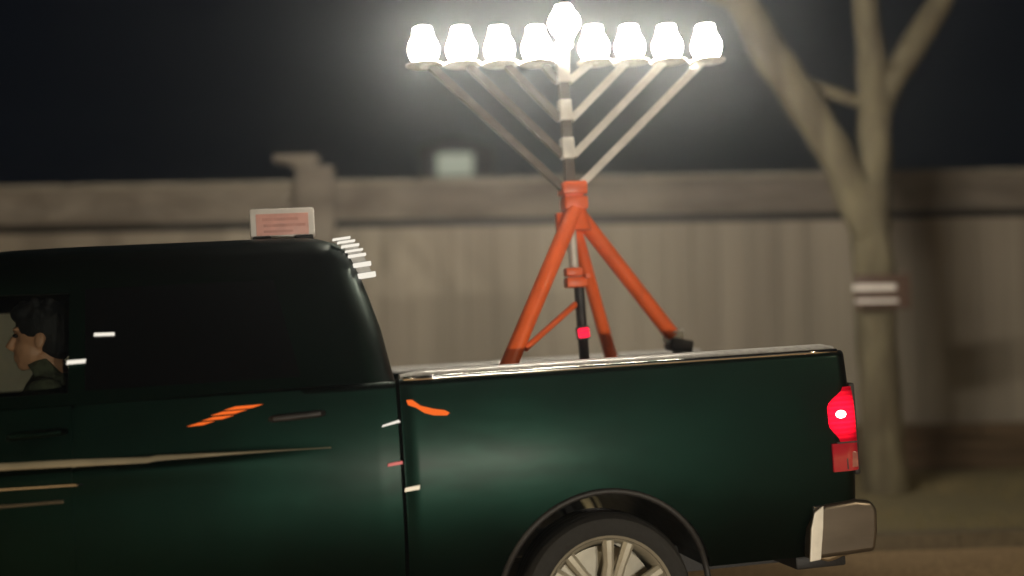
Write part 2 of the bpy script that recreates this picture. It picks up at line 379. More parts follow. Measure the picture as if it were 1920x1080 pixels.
l3 = MB(); limb(l3, [(.02, .05, 2.9), (.15, .1, 3.25), (.42, .12, 3.65), (.72, .14, 4.15), (1.2, .2, 5.2)], [.11, .11, .11, .10, .05], 4); l3.build('limb', M['bark'], tr, True)
tw = MB()
for i in range(46):
    b0 = Vector((random.uniform(-1.2, 1.1), random.uniform(-.2, .4), random.uniform(4.6, 5.6))); d = Vector((random.gauss(0, .6), random.gauss(0, .6), random.uniform(.3, 1)))
    tw.tube([b0, b0 + d * .5, b0 + d * 1.1 + Vector((random.gauss(0, .1), 0, 0))], [.02, .012, .004], 5)
o = tw.build('twigs', M['bark'], tr); o['kind'] = 'stuff'

sg = thing('tree_sign', 'small brown sign with two white bars fixed to the bare tree trunk', 'sign', Matrix.Translation((3.13, 9.98, 1.83)) @ Matrix.Scale(1.10, 4) @ Matrix.Rotation(R(-3), 4, 'Z'))
q = MB(); q.box((.02, 0, 0), (.42, .012, .27), bev=.004); q.build('plate', M['signbrown'], sg)
q = MB(); q.box((-.045, -.012, .035), (.33, .006, .044)); q.build('bar', M['signwhite'], sg)
q = MB(); q.box((-.03, -.012, -.070), (.33, .006, .026)); q.build('bar', M['signwhite'], sg)

# ------------------------------------------------------------------ pickup truck (local: +x to the tail, -y near side, z up)
tk_ = thing('pickup_truck', 'dark green crew cab pickup truck carrying a lit menorah in its bed', 'truck', TM)
WHEEL_U, WHEEL_Z = 0.875, 0.352
FWHEEL_U = -2.83
def bodyv(z, u):
    v = 1.0
    if z < .98: v -= .10 * ((.98 - z) / .54) ** 2.6
    else: v -= .030 * ((z - .98) / .40) ** 2
    amp = .020 * sstep(-.15, -1.0, u) if u < 0 else 0
    if u < 0: amp = .020 * (1 - sstep(-1.25, -.2, u))
    v -= amp * sstep(1.105, 1.145, z)
    v += amp * .5 * sstep(1.0, 1.105, z) * (1 - sstep(1.105, 1.145, z))
    return v
def side_profile(u, ztop, shrink=0.0, rc=.035):
    pts = []
    z = .46
    pts.append((.80, .45)); 
    zs = [.46 + (ztop - rc - .46) * i / 44 for i in range(45)]
    for z in zs: pts.append((bodyv(z, u) - shrink, z))
    v0 = bodyv(ztop - rc, u) - shrink
    for i in range(1, 9):
        a = math.pi / 2 * i / 8
        pts.append((v0 - rc + rc * math.cos(a), ztop - rc + rc * math.sin(a)))
    return pts
def usection(u, ztop, inner, floor, shrink=0.0):
    p = side_profile(u, ztop, shrink)
    left = [(-v, z) for v, z in p]                      # bottom -> top on the near side
    loop = left + [(-inner, ztop), (-inner, floor + .02), (inner, floor + .02), (inner, ztop)] + [(v, z) for v, z in reversed(p)]
    return loop
def loft(name, us, secf, m, parent, auto=35):
    vs = []; fs = []; n = None
    for u in us:
        s_ = secf(u); n = len(s_); vs += [(u, v, z) for v, z in s_]
    for i in range(len(us) - 1):
        for j in range(n):
            fs.append((i * n + j, i * n + (j + 1) % n, (i + 1) * n + (j + 1) % n, (i + 1) * n + j))
    fs.append(tuple(range(n))); fs.append(tuple((len(us) - 1) * n + j for j in range(n)))
    return mesh_obj(name, vs, fs, m, parent, False, auto)
# bed
def bed_shrink(u):
    e = 2.035 - u
    s = 0
    if e < .07: s += .07 - math.sqrt(max(0, .07 ** 2 - (.07 - e) ** 2))
    if u < .03: s += .006
    return s
RAIL = 1.392
us = [.012, .02] + [.04 + i * .04 for i in range(48)] + [1.97, 1.985, 2.0, 2.012, 2.022, 2.03, 2.035]
bed = loft('cargo_bed', us, lambda u: usection(u, RAIL, .80, .82, bed_shrink(u)), M['paint'], tk_)
cut(bed, *cylinder_cut(WHEEL_U, WHEEL_Z + .02, .47, -1.2, 1.2))
# cab lower body and front end
def cab_shrink(u):
    e = u + 3.72
    s = 0
    if e < .35: s += .35 - math.sqrt(max(0, .35 ** 2 - (.35 - e) ** 2)) * 1.0
    if u > -.03: s += .006
    return s * .7
us = [-2.62 + i * .045 for i in range(58)] + [-.012, -.004]
cab = loft('cab_body', us, lambda u: usection(u, 1.385, .86, .50, cab_shrink(u)), M['paint'], tk_)
def front_sec(u):
    t = (-2.62 - u) / 1.1
    zt = 1.37 - .13 * t ** 1.7
    p = side_profile(u, zt, cab_shrink(u), .06)
    zc = zt + .03
    left = [(-v, z) for v, z in p]; v1 = p[-1][0]
    top = [(-v1 + 2 * v1 * k / 12, zt + .035 * math.sin(math.pi * k / 12)) for k in range(1, 12)]
    return left + top + [(v, z) for v, z in reversed(p)]
us = [-3.72 + .002, -3.71, -3.69, -3.65] + [-3.6 + i * .07 for i in range(14)] + [-2.628]
fe = loft('front_body', us, front_sec, M['paint'], tk_)
cut(fe, *cylinder_cut(FWHEEL_U - .0, WHEEL_Z + .02, .47, -1.2, 1.2)); cut(cab, *cylinder_cut(FWHEEL_U, WHEEL_Z + .02, .47, -1.2, 1.2))
# greenhouse
def lerp_tab(tab, z):
    if z <= tab[0][0]: return tab[0][1]
    for (a, b), (c, d) in zip(tab, tab[1:]):
        if z <= c: return b + (d - b) * (z - a) / (c - a)
    return tab[-1][1]
HW = [(1.375, .945), (1.45, .918), (1.6, .872), (1.75, .828), (1.86, .792), (1.93, .755), (1.975, .70), (2.005, .60), (2.022, .45), (2.035, .22), (2.04, .06)]
RU = [(1.375, .012), (1.46, -.007), (1.60, -.034), (1.72, -.072), (1.84, -.113), (1.90, -.135), (1.94, -.160), (1.975, -.20), (2.005, -.27), (2.022, -.42), (2.035, -.72), (2.04, -1.0)]
FU = [(1.375, -2.66), (1.6, -2.38), (1.86, -2.06), (1.93, -1.97), (1.975, -1.88), (2.005, -1.74), (2.022, -1.55), (2.035, -1.30), (2.04, -1.1)]
zmap = lambda z: 1.375 + (z - 1.375) * 1.075
HW, RU, FU = [[(zmap(z), x) for z, x in tab] for tab in (HW, RU, FU)]
def ring(z, inset=0):
    h = lerp_tab(HW, z) - inset; r_ = lerp_tab(RU, z) - inset; f = lerp_tab(FU, z) + inset
    a = min(.15, h * .6); b = min(.22, h * .7); P = []
    def arc(cu, cv, rr, a0, n=10):
        for i in range(n + 1):
            t = a0 + math.pi / 2 * i / n; P.append((cu + rr * math.cos(t), cv + rr * math.sin(t)))
    def line(p, q, n=26):
        for i in range(1, n): P.append((p[0] + (q[0] - p[0]) * i / n, p[1] + (q[1] - p[1]) * i / n))
    arc(r_ - a, h - a, a, 0); line((r_ - a, h), (f + b, h))
    arc(f + b, h - b, b, math.pi / 2); line((f, h - b), (f, -h + b), 12)
    arc(f + b, -h + b, b, math.pi); line((f + b, -h), (r_ - a, -h))
    arc(r_ - a, -h + a, a, 1.5 * math.pi); line((r_, -h + a), (r_, h - a), 12)
    return [(u, v, z) for u, v in P]
zs = [zmap(z) for z in (1.375, 1.42, 1.48, 1.54, 1.6, 1.66, 1.72, 1.78, 1.82, 1.86, 1.895, 1.93, 1.953, 1.975, 1.99, 2.005, 2.014, 2.022, 2.029, 2.035, 2.04)]
vs = []; fs = []
outer = [ring(z) for z in zs]; inner = [[(u, v, min(zz, zmap(1.985))) for u, v, zz in ring(z, .035)] for z in zs if z <= zmap(1.976)]
n = len(outer[0]); rings = list(reversed(inner)) + outer
for r_ in rings: vs += r_
for i in range(len(rings) - 1):
    for j in range(n): fs.append((i * n + j, i * n + (j + 1) % n, (i + 1) * n + (j + 1) % n, (i + 1) * n + j))
fs.append(tuple(range(n))); fs.append(tuple((len(rings) - 1) * n + j for j in range(n)))
gh = mesh_obj('roof_and_pillars', vs, fs, M['paint'], tk_, False, 50)
WIN = [(-1.335, 1.425), (-1.335, 1.84), (-1.98, 1.85), (-2.08, 1.83), (-2.40, 1.425)]
cut(gh, *prism(WIN, -1.2, 1.2, 'v'))
cut(gh, *prism([(-.70, 1.44), (-.58, 1.89), (.58, 1.89), (.70, 1.44)], -3.2, -2.0 + .02, 'u'))
def patch(name, poly_us, z0, z1, off, m, parent, side=-1, nz=16, nu=24, thick=.006, f=None):
    """a thin shell that follows the greenhouse (or a given) side surface"""
    f = f or (lambda u, z: lerp_tab(HW, z))
    vs = []; fs = []
    for L in (0, 1):
        for j in range(nz + 1):
            z = z0 + (z1 - z0) * j / nz; ua, ub = poly_us(z)
            for i in range(nu + 1):
                u = ua + (ub - ua) * i / nu
                vs.append((u, side * (f(u, z) + off + thick * (L - 0)), z))
    N = (nz + 1) * (nu + 1)
    for L in (0, 1):
        for j in range(nz):
            for i in range(nu):
                k = L * N + j * (nu + 1) + i; fs.append((k, k + 1, k + nu + 2, k + nu + 1))
    for j in range(nz):
        for e in (0, nu):
            k = j * (nu + 1) + e; fs.append((k, k + nu + 1, N + k + nu + 1, N + k))
    for i in range(nu):
        for e in (0, nz):
            k = e * (nu + 1) + i; fs.append((k, k + 1, N + k + 1, N + k))
    return mesh_obj(name, vs, fs, m, parent, False, 35)
def bodyuz(u, z): return bodyv(z, u)
for side in (-1, 1):
    fd = patch('front_door', lambda z: (-2.42, -1.322), .56, 1.372, .001, M['paint'], tk_, side, 50, 30, .004, bodyuz)
    rd = patch('rear_door', lambda z: (-1.306, -.30 - .10 * max(0, (z - 1.25) / .12)), .56, 1.372, .001, M['paint'], tk_, side, 50, 40, .004, bodyuz)
    patch('window_glass', lambda z: (-2.40 + (z - 1.425) * .80, -1.335), 1.425, 1.845, -.022, M['glass'], fd, side, 6, 6, .004)
    patch('window_glass', lambda z: (-1.27, -.40 - (z - 1.43) * .22), 1.43, 1.855, .001, M['tint'], rd, side, 8, 8, .004)
    # handles
    for dr, u0 in ((fd, -1.56), (rd, -.53)):
        h = MB(); v = side * (bodyv(1.26, u0) + .035)
        h.tube([(u0, v + side * -.034, 1.262), (u0 + .015, v, 1.264), (u0 + .11, v + side * .004, 1.268), (u0 + .20, v, 1.272), (u0 + .215, v + side * -.034, 1.272)], [.013, .014, .015, .014, .013], 12)
        h.build('door_handle', M['paint'] if dr is fd else M['darksteel'], dr)
    # chrome strip in place of a reflected line on the front door
    patch('reflection_strip', lambda z: (-2.40, -1.355), .990, 1.001, .006, M['chrome'], fd, side, 2, 20, .008, bodyuz)
    # black sill board
    s_ = MB(); s_.box((-1.35, side * .93, .36), (2.1, .16, .05), bev=.015); s_.build('running_board', M['black'], tk_)
    # wheel arch lips
    for wu in (WHEEL_U, FWHEEL_U):
        a = MB()
        pts = []
        for i in range(33):
            t = R(-8) + (math.pi + R(16)) * i / 32
            z = WHEEL_Z + .02 + .475 * math.sin(t); u = wu + .475 * math.cos(t)
            pts.append((u, side * (bodyv(max(z, .5), u) + .002), z))
        a.tube(pts, .014, 10); a.build('wheel_arch_trim', M['black'], tk_)
# rear glass, windscreen
q = MB(); q.add([(lerp_tab(RU, z) + .004, v, z) for z in (1.48, 1.62, 1.76, 1.88) for v in (-.55, -.2, .2, .55)], [(j * 4 + i, j * 4 + i + 1, j * 4 + i + 5, j * 4 + i + 4) for j in range(3) for i in range(3)])
q.build('rear_glass', M['tint'], tk_)
q = MB(); q.add([(lerp_tab(FU, z) + .02, v * (1 - (z - 1.44) * .27), z) for z in (1.44, 1.6, 1.75, 1.89) for v in (-.7, -.2, .2, .7)], [(j * 4 + i, j * 4 + i + 1, j * 4 + i + 5, j * 4 + i + 4) for j in range(3) for i in range(3)])
q.build('windscreen', M['glass'], tk_)
# lamp reflections down the cab's rear corner, built as small glowing strips
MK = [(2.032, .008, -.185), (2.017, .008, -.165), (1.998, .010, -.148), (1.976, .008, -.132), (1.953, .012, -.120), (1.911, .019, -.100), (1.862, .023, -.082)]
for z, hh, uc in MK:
    q = MB(); q.box((uc, -.70, z), (.080, .05, hh), Matrix.Rotation(R(-6), 3, 'Y'), bev=.002); q.build('corner_glint', M['whiteglint'], tk_)
v_, f_m = prism([(uc - .034, z) for z, hh, uc in MK] + [(uc + .030, z) for z, hh, uc in reversed(MK)], -.690, -.655, 'v')
mesh_obj('glint_backing', v_, f_m, M['rail'], tk_)  # backing added to carry the corner reflections
def on_side(name, poly, m, f=None, parent=None, th=.007, off=.006):
    """a thin plate with outline poly (u,z) fitted to the near body side"""
    f = f or bodyuz; n = len(poly)
    cu = sum(p[0] for p in poly) / n; cz = sum(p[1] for p in poly) / n
    vs = [(u, -(f(u, z) + off), z) for u, z in poly] + [(u * .96 + cu * .04, -(f(u, z) + off + th), z * .9 + cz * .1) for u, z in poly]
    return mesh_obj(name, vs, [tuple(range(n)), tuple(range(n, 2 * n))] + [(i, (i + 1) % n, n + (i + 1) % n, n + i) for i in range(n)], m, parent or tk_)
# reflections along the flank, built as glowing amber, white and red plates
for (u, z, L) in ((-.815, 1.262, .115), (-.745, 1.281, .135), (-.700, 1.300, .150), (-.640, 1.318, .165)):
    on_side('amber_reflection', [(u - L / 2, z - .006), (u + L / 2 - .05, z - .004), (u + L / 2, z + .009), (u - L / 2 + .05, z + .007)], M['amberglint'])
on_side('amber_reflection', [(.036, 1.303), (.042, 1.282), (.075, 1.268), (.110, 1.243), (.150, 1.230), (.205, 1.226), (.218, 1.236), (.200, 1.248), (.150, 1.258), (.095, 1.275), (.062, 1.302)], M['amberglint'])
on_side('white_reflection', [(-.075, 1.196), (-.070, 1.205), (-.002, 1.222), (.006, 1.212)], M['whiteglint'])
on_side('red_reflection', [(-.060, 1.030), (-.058, 1.043), (.004, 1.050), (.004, 1.036)], M['redglint'])
on_side('pale_reflection', [(.004, .918), (.006, .936), (.072, .944), (.070, .924)], M['steel'])  # pale plate in place of a bluish reflection
gf = lambda u, z: lerp_tab(HW, z)
on_side('pillar_reflection', [(-1.235, 1.652), (-1.233, 1.666), (-1.152, 1.664), (-1.152, 1.650)], M['whiteglint'], gf, None, .006, .010)  # white reflections on window and pillar, built as glowing plates
on_side('pillar_reflection', [(-1.343, 1.541), (-1.339, 1.558), (-1.265, 1.560), (-1.268, 1.543)], M['whiteglint'], gf, None, .006, .010)
# reflected line along the doors, put into a pale strip thinning rearwards
q = []
for i in range(61):
    u = -2.40 + 2.11 * i / 60; w_ = .016 * (1 - sstep(-1.4, -.35, u)) + .003
    zc = 1.150 - .022 * sstep(-1.9, -.8, u) - .006 * math.sin((u + .3) * 3) * (u > -1)
    q.append((u, zc, w_))
vs = []; fs = []
for (u, zc, w_) in q:
    vs += [(u, -(bodyv(zc, u) + .003), zc - w_), (u, -(bodyv(zc, u) + .014), zc - w_ * .5), (u, -(bodyv(zc, u) + .012), zc + w_ * .6), (u, -(bodyv(zc, u) + .001), zc + w_)]
for i in range(60):
    for j in range(4): fs.append((i * 4 + j, i * 4 + (j + 1) % 4, i * 4 + 4 + (j + 1) % 4, i * 4 + 4 + j))
fs += [(0, 1, 2, 3), (240, 241, 242, 243)]
mesh_obj('side_reflection', vs, fs, M['doorglint'], tk_, False, 60)
on_side('reflection_strip', [(-2.4, 1.072), (-2.4, 1.078), (-1.285, 1.060), (-1.275, 1.053)], M['chrome'])  # chrome strip in place of another reflected line
# bed rail cap
for side in (-1, 1):
    def cap_sec(u, side=side):
        k = .6 + .4 * sstep(0, .12, u) - .3 * sstep(1.93, 1.99, u); hv = .058
        return [(side * (.882 + hv * math.cos(t) * (1 if k > .9 else .9)), RAIL - .002 + (.036 * k) * math.sin(t) ** .8 if 0 < t < math.pi else RAIL - .002) for t in [math.pi * i / 14 for i in range(15)]]
    loft('bed_rail_cap', [.02, .04, .07, .10, .14] + [.2 + .1 * i for i in range(18)] + [1.94, 1.96, 1.975, 1.985], cap_sec, M['rail'], tk_, 50)
    q = MB(); q.tube([(.03 + i * .13, side * (bodyv(RAIL - .03, 1) - .012), RAIL - .002) for i in range(16)], .011, 14); q.build('glint_bead', M['chrome'], tk_, True)  # chrome bead added to catch glints of the menorah lamps
# bed front wall, tailgate
q = MB(); q.box((.045, 0, 1.10), (.04, 1.59, .55), bev=.01); q.build('bulkhead', M['paint'], tk_)
q = MB(); q.box((1.995, 0, 1.075), (.06, 1.56, .60), bev=.015).box((2.027, 0, 1.36), (.03, 1.5, .03), bev=.008); tg = q.build('tailgate', M['paint'], tk_)
q = MB(); q.box((2.035, 0, 1.22), (.02, .26, .07), bev=.008); q.build('tailgate_handle', M['black'], tg)
# tail lamps wrap round the corner
for side in (-1, 1):
    def lens(z0, z1, name, m, uf, off=.004, th=.012):
        vs = []; fs = []; nz, nu = 14, 16
        for L in (0, 1):
            for j in range(nz + 1):
                z = z0 + (z1 - z0) * j / nz
                for i in range(nu + 1):
                    u = uf(z) + (2.034 - uf(z)) * i / nu
                    vs.append((u + (L * .012 + .003) * (i / nu) ** 3, side * (bodyv(z, u) - bed_shrink(u) * (1 if u > 1 else 0) + off + th * L), z))
        N = (nz + 1) * (nu + 1)
        for L in (0, 1):
            for j in range(nz):
                for i in range(nu):
                    k = L * N + j * (nu + 1) + i; fs.append((k, k + 1, k + nu + 2, k + nu + 1))
        for j in range(nz):
            for e in (0, nu):
                k = j * (nu + 1) + e; fs.append((k, k + nu + 1, N + k + nu + 1, N + k))
        for i in range(nu):
            for e in (0, nz):
                k = e * (nu + 1) + i; fs.append((k, k + 1, N + k + 1, N + k))
        return mesh_obj(name, vs, fs, m, parent_, False, 45)
    hb = MB(); hb.box((2.036, side * .91, 1.03), (.03, .13, .42), bev=.01); parent_ = hb.build('tail_lamp', M['black'], tk_)
    lens(.975, 1.225, 'lit_lens', M['taillit'], lambda z: 1.895 + .085 * sstep(1.13, 1.225, z) ** 1.3 + .05 * (1 - sstep(.975, 1.06, z)))
    lens(.845, .972, 'lower_lens', M['taildim'], lambda z: 1.90)
    q = MB(); q.box((1.972, side * (bodyv(1.0, 1.97) + .016), .975), (.10, .008, .007)); q.build('lens_divider', M['black'], parent_)
    q = MB(); q.box((1.968, side * (bodyv(.9, 1.97) + .010), .91), (.006, .012, .115)).box((1.985, side * (bodyv(1.1, 1.97) + .004), 1.06), (.005, .012, .16)); q.build('lens_divider', M['black'], parent_)
    q = MB(); q.box((2.0, side * (bodyv(.9, 1.97) + .004), .895), (.045, .014, .07), bev=.003); q.build('reversing_lens', mat('reversing_lens', (.34, .12, .10), .15, 0, 1.0, 10, .1), parent_)
    b = MB(); b.ell((1.953, side * (bodyv(1.1, 1.95) + .012), 1.103), (.026, .014, .018)); b.build('bulb', M['bulb'], parent_)
# rear bumper
def bumper_sec(t):
    return [(0.0, .46), (.06, .44), (.12, .455), (.145, .50), (.145, .60), (.135, .665), (.11, .70), (.0, .705)]
vs = []; fs = []; N = 40
for i in range(N + 1):
    s = -1 + 2 * i / N
    a = abs(s)
    v = s * .985; cu = 2.0 - .17 * sstep(.86, 1.0, a); thick = 1.0 
    for (du, z) in bumper_sec(s):
        vs.append((cu - .02 + du * (1.0), v * (1 - .0 * du), z + .02 * (a > .9) * 0))
n = 8
for i in range(N):
    for j in range(n): fs.append((i * n + j, i * n + (j + 1) % n, (i + 1) * n + (j + 1) % n, (i + 1) * n + j))
fs.append(tuple(range(n))); fs.append(tuple(N * n + j for j in range(n)))
# side returns
bmp = mesh_obj('rear_bumper', vs, fs, M['chrome'], tk_, False, 40)
md = bmp.modifiers.new('b', 'BEVEL'); md.width = .012; md.segments = 3; md.limit_method = 'ANGLE'
for side in (-1, 1):
    q = MB()
    pts = [(1.775, .46), (1.79, .60), (1.83, .675), (1.86, .700), (2.02, .712), (2.10, .700), (2.125, .66), (2.12, .56), (2.10, .47)]
    vs_, fs_ = prism(pts, side * .93, side * 1.005, 'v'); q.add(vs_, fs_)
    o = q.build('bumper_end', M['brushed'], tk_); md = o.modifiers.new('b', 'BEVEL'); md.width = .022; md.segments = 4; md.limit_method = 'ANGLE'
for side in (-1, 1):
    v_, f_m = prism([(1.772, .455), (1.79, .60), (1.812, .672), (1.858, .700), (1.848, .60), (1.826, .46)], side * 1.0, side * 1.012, 'v')
    o = mesh_obj('bumper_glint', v_, f_m, M['steel'], tk_); md = o.modifiers.new('b', 'BEVEL'); md.width = .005; md.segments = 3  # pale strip: bright reflection on the bumper end put into its colour
q = MB(); q.box((1.9, 0, .42), (.25, 1.7, .06), bev=.01); q.build('bumper_bracket', M['black'], tk_)
# front bumper, grille, headlights (ahead of the frame, seen only from aside)
q = MB(); q.box((-3.72, 0, .58), (.16, 1.7, .22), bev=.04); q.build('front_bumper', M['chrome'], tk_)
q = MB(); q.box((-3.735, 0, .96), (.05, 1.05, .36), bev=.02); gr = q.build('grille', M['black'], tk_)
q = MB(); [q.box((-3.765, 0, .84 + .08 * k), (.02, .98, .025), bev=.006) for k in range(4)]; q.build('grille_bar', M['chrome'], gr)
for side in (-1, 1):
    q = MB(); q.box((-3.66, side * .68, 1.0), (.12, .26, .24), bev=.03); q.build('headlight', M['glass'], tk_)
    q = MB(); q.box((-2.30, side * 1.10, 1.48), (.10, .20, .22), bev=.03).box((-2.30, side * .97, 1.42), (.05, .14, .05), bev=.01); q.build('side_mirror', M['black'], tk_)
# chassis
q = MB(); q.box((-.8, .42, .42), (5.4, .09, .13)).box((-.8, -.42, .42), (5.4, .09, .13)).tube([(WHEEL_U, -.8, WHEEL_Z), (WHEEL_U, .8, WHEEL_Z)], .05, 12).tube([(FWHEEL_U, -.8, WHEEL_Z), (FWHEEL_U, .8, WHEEL_Z)], .05, 12); q.build('chassis', M['black'], tk_)
# wheels
wheel0 = None
for wu in (WHEEL_U, FWHEEL_U):
    for side in (-1, 1):
        if wheel0 is None:
            t_ = MB(); t_.lathe([(.285, -.12), (.335, -.135), (.372, -.125), (.388, -.09), (.39, 0), (.388, .09), (.372, .125), (.335, .135), (.285, .12)], (0, 0, 0), 56, 'Y')
            for k in range(4):
                t_.lathe([(.391, -.075 + k * .045), (.394, -.070 + k * .045), (.394, -.045 + k * .045), (.391, -.04 + k * .045)], (0, 0, 0), 56, 'Y')
            r_ = MB(); r_.lathe([(.295, -.125), (.30, -.13), (.288, -.122), (.262, -.085), (.255, .1), (.24, .1), (.24, -.02), (.05, -.03), (.045, -.03)], (0, 0, 0), 56, 'Y')
            for k in range(6):
                a = 2 * math.pi * (k + .28) / 6
                m3 = Matrix.Rotation(-a, 3, 'Y')
                p0 = m3 @ Vector((.05, -.075, 0)); p1 = m3 @ Vector((.17, -.10, .0)); p2 = m3 @ Vector((.272, -.095, .0))
                for off in (-.028, .028):
                    o_ = m3 @ Vector((0, 0, off)); r_.tube([p0 + o_ * .6, p1 + o_, p2 + o_ * 1.7], [.03, .024, .028], 8)
            hbm = MB(); hbm.lathe([(.0001, -.115), (.05, -.112), (.065, -.10), (.07, -.06), (.07, 0)], (0, 0, 0), 28, 'Y')
            w_ = t_.build('wheel', M['tyre'], tk_); w_.location = (wu, side * .845, WHEEL_Z)
            rim = r_.build('rim', M['alloy'], w_); hub = hbm.build('hub_cap', M['chrome'], w_)
            wheel0 = (w_, rim, hub)
        else:
            w_ = wheel0[0].copy(); COL.objects.link(w_); w_.parent = tk_; w_.location = (wu, side * .845, WHEEL_Z)
            if side > 0: w_.rotation_euler = (0, 0, math.pi)
            for c in wheel0[1:]:
                d = c.copy(); COL.objects.link(d); d.parent = w_
# the bed is a touch longer than drawn above: stretch it and carry its tail pieces along
for o in list(tk_.children):
    k = o.name.split('.')[0]
    if k in ('cargo_bed', 'bed_rail_cap', 'glint_bead'): o.scale.x = 1.0245
    elif k in ('tailgate', 'tail_lamp'): o.location.x = .05
    elif k in ('rear_bumper', 'bumper_end', 'bumper_glint', 'bumper_bracket'): o.location.x = .03
# interior
for v in (-.42, .42):
    q = MB(); q.box((-1.62, v, 1.0), (.52, .5, .16), bev=.05); q.box((-1.36, v, 1.30), (.14, .48, .62), Matrix.Rotation(R(12), 3, 'Y'), bev=.05)
    st = q.build('seat', M['interior'], tk_)
    q = MB(); q.box((-1.27, v, 1.70), (.10, .27, .19), Matrix.Rotation(R(8), 3, 'Y'), bev=.04); q.tube([(-1.29, v - .06, 1.5), (-1.28, v - .06, 1.65)], .008, 8).tube([(-1.29, v + .06, 1.5), (-1.28, v + .06, 1.65)], .008, 8); q.build('headrest', M['interior'], st)
q = MB(); q.box((-.85, 0, 1.15), (.16, 1.5, .9), bev=.05); q.build('rear_seat', M['interior'], tk_)
q = MB(); q.box((-2.45, 0, 1.25), (.4, 1.66, .26), bev=.05); q.build('dashboard', M['interior'], tk_)
q = MB(); q.tube([Vector((-2.12, -.42, 1.27)) + Matrix.Rotation(R(-25), 3, 'Y') @ Vector((0, .19 * math.cos(a), .19 * math.sin(a))) for a in [2 * math.pi * k / 32 for k in range(33)]], .015, 10)
q.tube([(-2.12, -.60, 1.27), (-2.12, -.24, 1.27)], .014, 8).tube([(-2.12, -.42, 1.27), (-2.3, -.42, 1.2)], .03, 10); q.build('steering_wheel', M['black'], tk_)

# ------------------------------------------------------------------ driver
dr = thing('person', 'driver with short black hair and an olive coat at the steering wheel', 'person', TM @ Matrix.Translation((-1.50, -.46, .985)) @ Matrix.Scale(1.17, 4))
def remesh(mb, name, m, parent, vox=.007, sm=3):
    o = mesh_obj(name, mb.v, mb.f, m, parent, True)
    md = o.modifiers.new('r', 'REMESH'); md.mode = 'VOXEL'; md.voxel_size = vox
    ms = o.modifiers.new('s', 'SMOOTH'); ms.iterations = sm; ms.factor = .5
    apply_mods(o); o.data.shade_smooth(); o.data.materials.clear(); o.data.materials.append(m); return o
b = MB()
HC = Vector((-.02, 0, .585))          # head centre
b.ell(HC + Vector((.012, 0, .03)), (.098, .078, .10), 20)            # skull
b.ell(HC + Vector((-.03, 0, -.045)), (.066, .058, .072), 16)        # face and jaw
b.ell(HC + Vector((-.062, 0, -.098)), (.026, .028, .022), 12)       # chin
b.tube([HC + Vector((-.088, 0, .018)), HC + Vector((-.112, 0, -.028)), HC + Vector((-.098, 0, -.038))], [.010, .017, .012], 10)  # nose
b.ell(HC + Vector((-.088, 0, -.064)), (.012, .024, .008), 10); b.ell(HC + Vector((-.086, 0, -.078)), (.012, .022, .008), 10)  # lips
b.ell(HC + Vector((-.080, 0, .036)), (.018, .055, .010), 12)        # brow
for s in (-1, 1):
    b.ell(HC + Vector((.012, s * .080, -.012)), (.020, .010, .032), 12, Matrix.Rotation(R(12), 3, 'Y'))
b.tube([HC + Vector((.015, 0, -.06)), (.02, 0, .45), (.03, 0, .40)], [.055, .056, .07], 16)
b.tube([(.03, 0, .42), (.03, 0, .25), (.02, 0, .02)], [.10, .13, .13], 16)                # trunk
for s in (-1, 1):
    sh = Vector((.02, s * .17, .37)); el = Vector((-.20, s * .21, .14)); wr = Vector((-.44, s * .16, .21))
    b.tube([sh, el], [.045, .036], 12).tube([el, wr], [.036, .024], 12)
    b.tube([(.02, s * .09, .0), (-.44, s * .12, .03)], [.075, .055], 14).tube([(-.44, s * .12, .03), (-.62, s * .12, -.40)], [.052, .035], 12)
    b.ell((-.66, s * .12, -.42), (.12, .04, .035), 12)
    # palm and fingers round the wheel rim
    b.ell(wr + Vector((-.055, -s * .01, .012)), (.045, .018, .038), 12)
    for k, ln in enumerate((.034, .040, .038, .030)):
        z = .036 - k * .019
        p0 = wr + Vector((-.09, -s * .005, .012 + z)); 
        b.tube([p0, p0 + Vector((-.7 * ln, s * .014, .002)), p0 + Vector((-.9 * ln, s * .032, -.002)), p0 + Vector((-.3 * ln, s * .044, -.003))], [.0085, .0085, .008, .007], 8)
    b.tube([wr + Vector((-.03, -s * .02, .03)), wr + Vector((-.06, -s * .03, .058)), wr + Vector((-.092, -s * .012, .07))], [.011, .010, .008], 8)
body = remesh(b, 'body', M['skin'], dr, .006, 2)
h = MB()
h.ell(HC + Vector((.022, 0, .048)), (.108, .088, .100), 22); h.ell(HC + Vector((.055, 0, -.005)), (.068, .080, .09), 16); h.ell(HC + Vector((-.05, 0, .095)), (.055, .07, .042), 14)
for k in range(40):
    a = random.uniform(0, 6.28); p_ = HC + Vector((.03 + .085 * math.cos(a), .075 * math.sin(a), random.uniform(.03, .135))); h.ell(p_, (.022, .018, .020), 8)
hair = remesh(h, 'hair', M['hair'], dr, .006, 7)
c = MB()
c.tube([(.03, 0, .445), (.03, 0, .40), (.03, 0, .25), (.02, 0, .0)], [.085, .115, .165, .165], 24)
for v in c.v: v.y *= 1.18
for s in (-1, 1):
    c.ell((.02, s * .17, .365), (.075, .065, .07), 14)
    c.tube([(.02, s * .17, .37), (-.20, s * .215, .14)], [.070, .058], 14).tube([(-.20, s * .215, .14), (-.41, s * .165, .20)], [.058, .042], 14)
c.tube([(-.02, 0, .43), (.035, 0, .475)], [.082, .072], 18)
remesh(c, 'coat', M['coat'], dr, .009, 3)
for s in (-1, 1):
    e = MB(); e.ell(HC + Vector((-.083, s * .030, .012)), (.010, .012, .008), 12); e.build('eye', M['eye'], dr)

